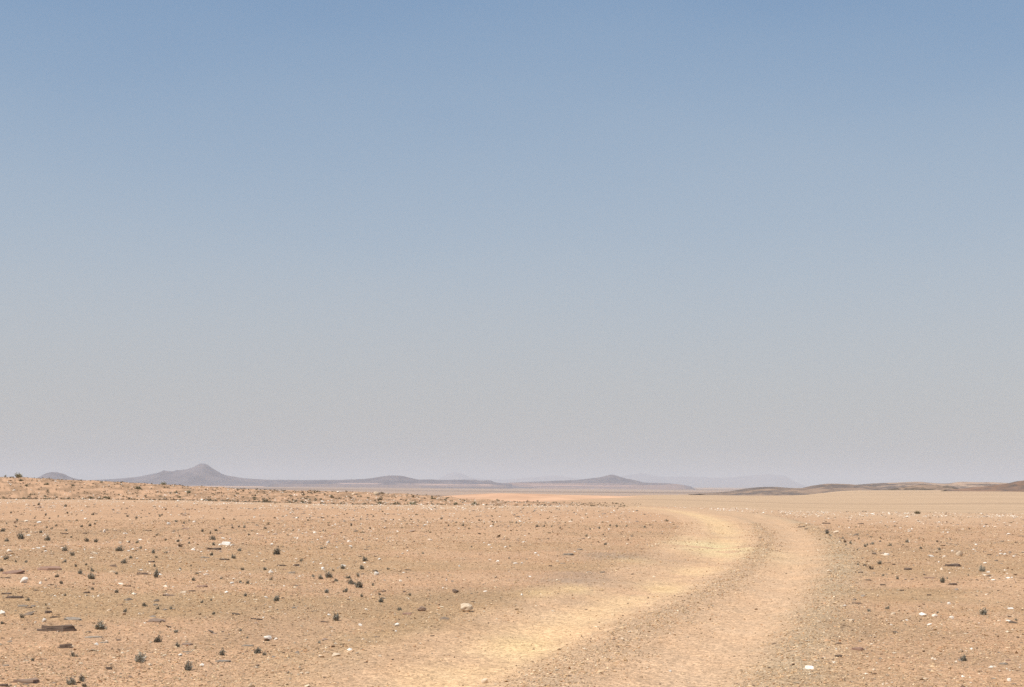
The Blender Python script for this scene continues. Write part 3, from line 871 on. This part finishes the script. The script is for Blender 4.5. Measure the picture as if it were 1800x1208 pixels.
STONE_AT = {
 'A1': [(170,475,54,42,'w'),(288,484,30,18,'w'),(15,697,48,30,'w'),(312,752,34,28,'w'),(733,119,26,18,'w'),(1185,67,26,18,'w'),(1590,211,66,26,'w'),(1635,215,32,14,'w'),(1550,210,30,10,'w'),(270,236,34,12,'w'),(62,255,32,16,'w'),(320,257,20,10,'w'),(670,272,40,14,'c'),(900,254,28,8,'w'),(965,307,22,10,'w'),(990,391,34,12,'w'),(872,701,48,18,'t'),(768,674,34,12,'c'),(1288,548,42,16,'c'),(1592,548,30,16,'w'),(1450,421,40,12,'w'),(790,404,50,8,'c'),(678,913,30,16,'w'),(1420,1063,32,20,'w'),(1015,1008,24,16,'w'),(1045,1057,34,14,'c'),(1320,976,26,8,'c'),(568,1044,30,8,'c'),(780,1051,30,12,'c'),(1365,51,24,12,'w'),(600,26,24,8,'w'),(275,54,40,8,'w'),(880,131,30,6,'w'),(140,244,14,8,'w'),(1358,247,30,14,'w'),(985,176,32,8,'w'),(280,935,20,10,'c'),(380,1114,26,8,'c'),(250,753,12,10,'w'),(1570,164,30,8,'w'),(1620,170,20,10,'w'),(1630,482,30,14,'w'),(480,175,20,6,'c'),(330,160,28,10,'w')],
 'A2': [(508,197,28,20,'w'),(652,188,24,12,'w'),(665,220,28,10,'w'),(495,209,14,8,'w'),(110,210,24,14,'w'),(290,163,20,10,'w'),(132,137,38,10,'w'),(88,123,20,10,'w'),(470,387,40,24,'w'),(848,422,34,28,'w'),(612,359,40,14,'w'),(868,313,24,12,'w'),(104,407,34,20,'w'),(80,875,58,26,'w'),(140,876,28,16,'w'),(730,779,36,18,'w'),(990,780,36,24,'w'),(980,819,22,12,'w'),(565,993,64,26,'c'),(455,1000,50,10,'c'),(320,1120,44,16,'c'),(362,1115,34,14,'c'),(360,1207,50,14,'c'),(1090,62,34,10,'w'),(1190,71,26,8,'w'),(1640,213,26,10,'w'),(1755,227,30,10,'w'),(1700,328,26,12,'w'),(1645,315,24,6,'w'),(1432,363,18,16,'w'),(1688,440,20,16,'c'),(1030,272,26,8,'w'),(1065,255,22,10,'w'),(1608,1183,46,36,'c'),(870,995,22,14,'c'),(1315,515,14,10,'w'),(1340,460,14,10,'w'),(655,885,16,10,'w'),(300,725,26,10,'c'),(1055,776,16,12,'c'),(70,580,30,10,'w'),(1300,644,24,8,'c'),(1655,79,26,8,'w'),(410,127,16,10,'w'),(920,165,12,10,'w'),(10,175,20,6,'w'),(10,134,16,8,'w')],
 'A3': [(165,271,24,12,'w'),(25,343,36,12,'w'),(70,340,18,10,'w'),(320,330,26,16,'c'),(125,434,26,8,'w'),(80,191,26,8,'w'),(65,564,24,14,'w'),(810,208,24,16,'c'),(510,946,30,16,'c'),(775,881,40,22,'c'),(825,827,30,14,'c'),(1112,1103,22,16,'w'),(1715,664,28,12,'t')],
 'A4': [(1348,286,56,38,'c'),(835,283,40,16,'w'),(810,284,34,8,'c'),(1145,292,46,10,'w'),(480,122,44,14,'c'),(1300,254,26,8,'w'),(1465,210,22,10,'w'),(1240,290,24,6,'w'),(1200,332,20,8,'w'),(995,116,24,8,'w'),(930,92,22,8,'w'),(1085,710,54,24,'w'),(1172,713,40,22,'w'),(1292,728,32,20,'w'),(880,697,46,14,'c'),(975,743,24,12,'w'),(1135,774,38,12,'w'),(1278,626,36,18,'w'),(772,576,16,22,'c'),(540,642,28,14,'w'),(590,747,60,10,'c'),(360,758,26,20,'c'),(290,1083,62,26,'w'),(888,973,34,10,'c'),(745,1094,24,18,'c'),(1698,1167,28,20,'w'),(1105,1156,46,12,'c'),(428,400,34,20,'c'),(1690,746,36,8,'w'),(1620,748,40,6,'c'),(1585,459,34,8,'w'),(1690,444,30,8,'w'),(1715,443,20,10,'w'),(1525,340,24,10,'w'),(1548,402,24,8,'w'),(1685,827,22,14,'c'),(1640,274,30,8,'w'),(1730,291,20,8,'w'),(1665,278,24,12,'w'),(1520,85,20,14,'w'),(1690,137,26,10,'w'),(850,763,24,12,'c'),(205,568,16,16,'c'),(890,49,20,8,'w'),(1230,123,14,10,'w'),(1265,124,16,8,'w'),(1705,660,40,10,'w'),(480,946,12,12,'w')],
 'B2': [(695,320,46,16,'c'),(850,318,52,22,'c')],
}
ROCK_AT = [('A2', 1165, 676, 66, 36, 'brown'), ('A2', 1402, 547, 48, 28, 'dark')]

MATS = {'w': M_QUARTZ, 'c': M_CREAM, 't': M_TAN, 'd': M_DARK, 'r': M_RED, 'g': M_GREY, 'b': M_BROWN}
COLW = {'w': 'white', 'c': 'cream', 't': 'tan', 'd': 'dark', 'r': 'reddish', 'g': 'grey', 'b': 'brown'}

def put(o, px, py, sink=0.0):
    x, y, z, d = ground_at(px, py)
    o.location = (x, y, z - sink)
    return d

def add_tuft(px, py, wpx, brown=False, shrub=False):
    i = len(THINGS)
    o = obj_of('desert_shrub' if shrub else 'desert_tuft', TUFTS[i * 7 % 10], M_SHRUB if shrub else (M_TUFTB if brown else M_TUFT))
    d = put(o, px, py)
    wd = wpx / F * d
    o.location.z -= wd * .06
    # side growth: unit mesh is ~1.1 wide, 1 high
    hgt = wd * random.uniform(.72, 1.05) * (.55 if shrub else 1)
    o.scale = (wd * 1.3, wd * 1.3, hgt * 1.15)
    o.rotation_euler = (random.uniform(-.12, .12), random.uniform(-.12, .12), random.uniform(0, 6.28))
    THINGS.append((o, 'shrub' if shrub else 'tuft', px, py, wpx, 'green' if shrub else ('brown' if brown else 'dark')))
    return o

def add_slab(px, py, wpx, hpx, c):
    i = len(THINGS)
    o = obj_of('flat_stone', SLABS[i * 5 % 12], MATS[c])
    d = put(o, px, py)
    wd = wpx / F * d
    hd = hpx / F * d
    th = max(hd * (.82 if c == 'd' else .45), .006)
    dep = min(max((hd - th) * d / EYE, wd * (.16 if c == 'd' else .24)), wd * .75)
    o.scale = (wd * 1.02, dep, th)
    tilt = .10 if c in 'rb' else (-.03 if c == 'd' else .03)
    o.rotation_euler = (random.gauss(tilt, .05), random.gauss(0, .05), random.gauss(0, .16))
    x, y, z = o.location
    h = math.hypot(x, y)
    o.location = (x + x / h * dep * .5, y + y / h * dep * .5, z)
    o.location.z = float(H(np.array([o.location.x]), np.array([o.location.y]))[0]) - th * .12 + abs(math.sin(o.rotation_euler[0])) * dep * .3
    THINGS.append((o, 'slab', px, py, wpx, COLW[c]))
    return o

def add_stone(px, py, wpx, hpx, c, mesh=None, name=None):
    i = len(THINGS)
    o = obj_of(name or ('quartz_stone' if c == 'w' else 'stone'), mesh or STONES[i * 5 % 12], MATS[c] if isinstance(c, str) and c in MATS else c)
    d = put(o, px, py)
    wd = wpx / F * d
    hd = max(hpx / F * d, wd * .28)
    dep = wd * random.uniform(.6, .9)
    o.scale = (wd, dep, hd * 1.05)
    o.rotation_euler = (random.gauss(0, .12), random.gauss(0, .12), random.choice([0, math.pi]) + random.gauss(0, .3))
    x, y, z = o.location
    h = math.hypot(x, y)
    o.location = (x + x / h * dep * .4, y + y / h * dep * .4, 0)
    o.location.z = float(H(np.array([o.location.x]), np.array([o.location.y]))[0]) - hd * .12
    THINGS.append((o, 'stone', px, py, wpx, COLW.get(c, 'pale')))
    return o

for s, L in TUFT_AT.items():
    for q in L:
        add_tuft(*P4(s, q[0], q[1]), q[2] / 4, len(q) > 3)
for s, L in SHRUB_AT.items():
    for q in L:
        add_tuft(*P4(s, q[0], q[1]), q[2] / 4, False, True)
for s, L in SLAB_AT.items():
    for q in L:
        add_slab(*P4(s, q[0], q[1]), q[2] / 4, q[3] / 4, q[4])
for s, L in STONE_AT.items():
    for q in L:
        add_stone(*P4(s, q[0], q[1]), q[2] / 4, q[3] / 4, q[4])

# boulders and rocks with a shape of their own
def rock_mesh(seed, amp=.16):
    bm = bmesh.new()
    bmesh.ops.create_icosphere(bm, subdivisions=4, radius=.5)
    r = np.random.default_rng(seed)
    pl = [(v / np.linalg.norm(v), r.uniform(.30, .44)) for v in r.normal(0, 1, (11, 3))]
    from mathutils import noise as mn
    for v in bm.verts:
        c = np.array(v.co)
        for n, k in pl:
            e = c @ n - k
            if e > 0:
                c = c - n * e * .92
        q = Vector(c)
        q += q.normalized() * (mn.noise(q * 4 + Vector((seed, 0, 0))) * amp * .4 + mn.noise(q * 11) * amp * .15)
        v.co = q
    zs = [v.co.z for v in bm.verts]; xs = [v.co.x for v in bm.verts]
    for v in bm.verts:
        v.co.z = (v.co.z - min(zs)) / (max(zs) - min(zs))
        v.co.x = (v.co.x - min(xs)) / (max(xs) - min(xs)) - .5
    me = bpy.data.meshes.new('rock')
    bm.to_mesh(me); bm.free()
    me.materials.append(M_CREAM)
    return me
M_BOULDER = rock_material('boulder_stone', (.72, .58, .41), (.56, .42, .28))
add_stone(*P4('A2', 1482, 681), 23, 16, M_BOULDER, rock_mesh(5), 'boulder')
add_stone(*P4('A2', 1165, 676), 16.5, 9, M_BROWN, rock_mesh(8), 'rock')
add_stone(*P4('A2', 1402, 547), 12, 7.5, M_DARK, rock_mesh(11), 'rock')

# ------------------------------------------------------------------ air
def haze():
    bm = bmesh.new()
    bmesh.ops.create_cube(bm, size=1)
    for v in bm.verts:
        v.co.x *= 140000; v.co.y *= 140000
        v.co.z = -60 if v.co.z < 0 else 500
    me = bpy.data.meshes.new('haze')
    bm.to_mesh(me); bm.free()
    m = bpy.data.materials.new('haze')
    m.use_nodes = True
    t = m.node_tree
    t.nodes.clear()
    v = t.nodes.new('ShaderNodeVolumePrincipled')
    v.inputs['Color'].default_value = (.79, .83, .875, 1)
    v.inputs['Density'].default_value = 4.2e-5
    v.inputs['Anisotropy'].default_value = 0.0
    o = t.nodes.new('ShaderNodeOutputMaterial')
    t.links.new(v.outputs[0], o.inputs['Volume'])
    link('haze', me, m, 'stuff')
haze()

# ------------------------------------------------------------------ labels
ORD = ['nearest', 'second nearest', 'third nearest', 'fourth nearest', 'fifth nearest', 'sixth nearest', 'seventh nearest', 'eighth nearest', 'ninth nearest', 'tenth nearest', 'eleventh nearest', 'twelfth nearest'] + [f'{n} nearest' for n in ('thirteenth', 'fourteenth', 'fifteenth', 'sixteenth', 'seventeenth', 'eighteenth', 'nineteenth', 'twentieth', 'twenty-first', 'twenty-second', 'twenty-third', 'twenty-fourth')]
def find(kind, s, cx, cy):
    p = P4(s, cx, cy)
    return min((t for t in THINGS if t[1] == kind), key=lambda t: math.hypot(t[2] - p[0], (t[3] - p[1])))
MARKS = [   # (thing, own label, how other labels call it)
 (find('stone', 'A2', 1482, 681), 'pale cream boulder with a brown flank beside the left edge of the track', 'the pale boulder left of the track'),
 (find('stone', 'A2', 1165, 676), 'low rounded brown rock lying to the left of the pale boulder', 'the round brown rock near the boulder'),
 (find('stone', 'A2', 1402, 547), 'small dark rock lying just beyond the pale boulder', 'the dark rock beyond the pale boulder'),
 (find('slab', 'A1', 400, 815), 'long dark thick ledge of slate with a ragged top at lower left', 'the long dark ledge at lower left'),
 (find('stone', 'A1', 170, 475), 'bright white upright quartz stone beside the reddish slabs', 'the upright white stone'),
 (find('slab', 'A1', 345, 390), 'long reddish slate slab lying behind the upright white stone', 'the long reddish slab'),
 (find('stone', 'A1', 1590, 211), 'widest white stone of the quartz cluster on the left plain', 'the white quartz cluster'),
 (find('tuft', 'A2', 720, 508), 'largest spreading tuft at the front of the tuft thicket', 'the tuft thicket left of centre'),
 (find('slab', 'A1', 175, 1187), 'large brown layered flagstone in the lower left corner', 'the corner flagstone'),
 (find('stone', 'A4', 1348, 286), 'cream boulder standing alone on the plain right of the track', 'the right-hand cream boulder'),
 (find('slab', 'A4', 1300, 360), 'long dark slate slab in front of the right-hand cream boulder', 'the long right-hand slab'),
 (find('tuft', 'A4', 1378, 1025), 'lone bushy dark tuft in the lower right of the plain', 'the lone lower-right tuft'),
 (find('stone', 'A4', 290, 1083), 'large bright white stone by the track at lower right', 'the lower-right white stone'),
 (find('slab', 'A3', 395, 282), 'dark grey slate outcrop left of where the track bends', 'the grey slate outcrop'),
 (find('shrub', 'B4', 1058, 454), 'flat dark green shrub at the far edge of the right plain', 'the flat green shrub'),
 (find('shrub', 'B1', 128, 193), 'large round bush on the skyline of the left ridge', 'the skyline bush'),
 (find('tuft', 'A1', 140, 168), 'large round dark tuft near the left edge of the plain', 'the large round tuft near left edge'),
 (find('stone', 'A4', 1085, 710), 'wide bright white stone leading a row on the right plain', 'the row of white stones'),
 (find('stone', 'A2', 80, 875), 'flat bright white stone lying between tufts at lower left', 'the flat white stone at lower left'),
 (find('stone', 'A2', 565, 993), 'smooth cream stone on the left shoulder of the track', 'the smooth cream stone beside the track'),
 (find('tuft', 'A2', 765, 322), 'tall dark tuft standing beyond the tuft thicket', 'the tall tuft beyond the tuft thicket'),
 (find('stone', 'B2', 850, 318), 'pale cream rock on the crest of the left ridge, right of its twin', 'the pale rock on the left crest'),
 (find('tuft', 'A1', 985, 1030), 'wide twin-topped tuft with a white chip beside it at lower left', 'the twin-topped tuft at lower left'),
 (find('tuft', 'A4', 1522, 700), 'tall straggly tuft near the right edge behind a bare patch', 'the tall straggly tuft near right edge'),
 (find('tuft', 'A4', 685, 222), 'darkest tuft of the group beside the right bank of the track', 'the tufts beside the right track bank'),
 (find('tuft', 'A3', 225, 82), 'dark tuft in the line of dots across the middle plain', 'the line of dots mid-plain'),
 (find('slab', 'A1', 1505, 243), 'thick dark slab just below the white quartz cluster', 'the thick slab below the quartz cluster'),
 (find('stone', 'A3', 775, 881), 'cream stone on the gravel hump between the wheel ruts', 'the stone between the ruts'),
 (find('stone', 'A2', 508, 197), 'squarish white stone near a small tuft on the middle left plain', 'the squarish white stone left of centre'),
 (find('tuft', 'A1', 1085, 435), 'broad low tuft at the end of a dark slab on the left plain', 'the broad low tuft on the left'),
 (find('tuft', 'A1', 832, 252), 'bushy pointed tuft in the upper left plain', 'the bushy pointed tuft at upper left'),
 (find('tuft', 'B1', 1242, 512), 'darkest tuft of the far speckled band on the left plain', 'the darkest far-band tuft on the left'),
 (find('tuft', 'B1', 540, 503), 'small dark tuft in the far band below the shrub row at left', 'the lone far-band tuft at left'),
 (find('slab', 'A1', 1100, 754), 'light brown flat slab right of the long dark ledge', 'the light brown slab at lower left'),
]
CAT = {'tuft': 'plant', 'shrub': 'shrub', 'slab': 'slab', 'stone': 'stone'}
GRP = {'tuft': 'grey tufts dotted over the plain', 'shrub': 'shrubs on the far rise', 'slab': 'slate slabs lying on the plain', 'stone': 'pale stones lying on the plain'}
marked = {}
for t, lab, ref in MARKS:
    marked[t[0].name] = lab
buckets = {}
for t in THINGS:
    o, kind, px, py, wpx, cw = t
    o['category'] = CAT[kind]
    if o.name.startswith(('boulder', 'rock')):
        o['category'] = 'rock'
    else:
        o['group'] = GRP[kind]
    if o.name in marked:
        o['label'] = marked[o.name]
        continue
    def cost(k):
        return math.hypot((px - k[0][2]), (py - k[0][3]) * 2.2)
    k = min(MARKS, key=cost)
    dx, dy = px - k[0][2], (py - k[0][3]) * 2.2
    if abs(dx) >= abs(dy):
        dr = 'left of' if dx < 0 else 'right of'
    else:
        dr = 'beyond' if dy < 0 else 'in front of'
    cw2 = {'tuft': {'dark': 'grey-green', 'brown': 'brown'}.get(cw, cw), 'shrub': 'green'}.get(kind, cw)
    buckets.setdefault((cw2, kind, dr, k[2]), []).append((cost(k), o, wpx))
for (cw, kind, dr, ref), L in buckets.items():
    L.sort(key=lambda e: e[0])
    noun = {'tuft': 'tuft', 'shrub': 'low shrub', 'slab': 'slate slab', 'stone': 'stone'}[kind]
    for i, (c, o, wpx) in enumerate(L):
        o['label'] = f'{cw} {noun} on the ground {dr} {ref}' if len(L) == 1 else f'{ORD[i]} {cw} {noun} {dr} {ref}'
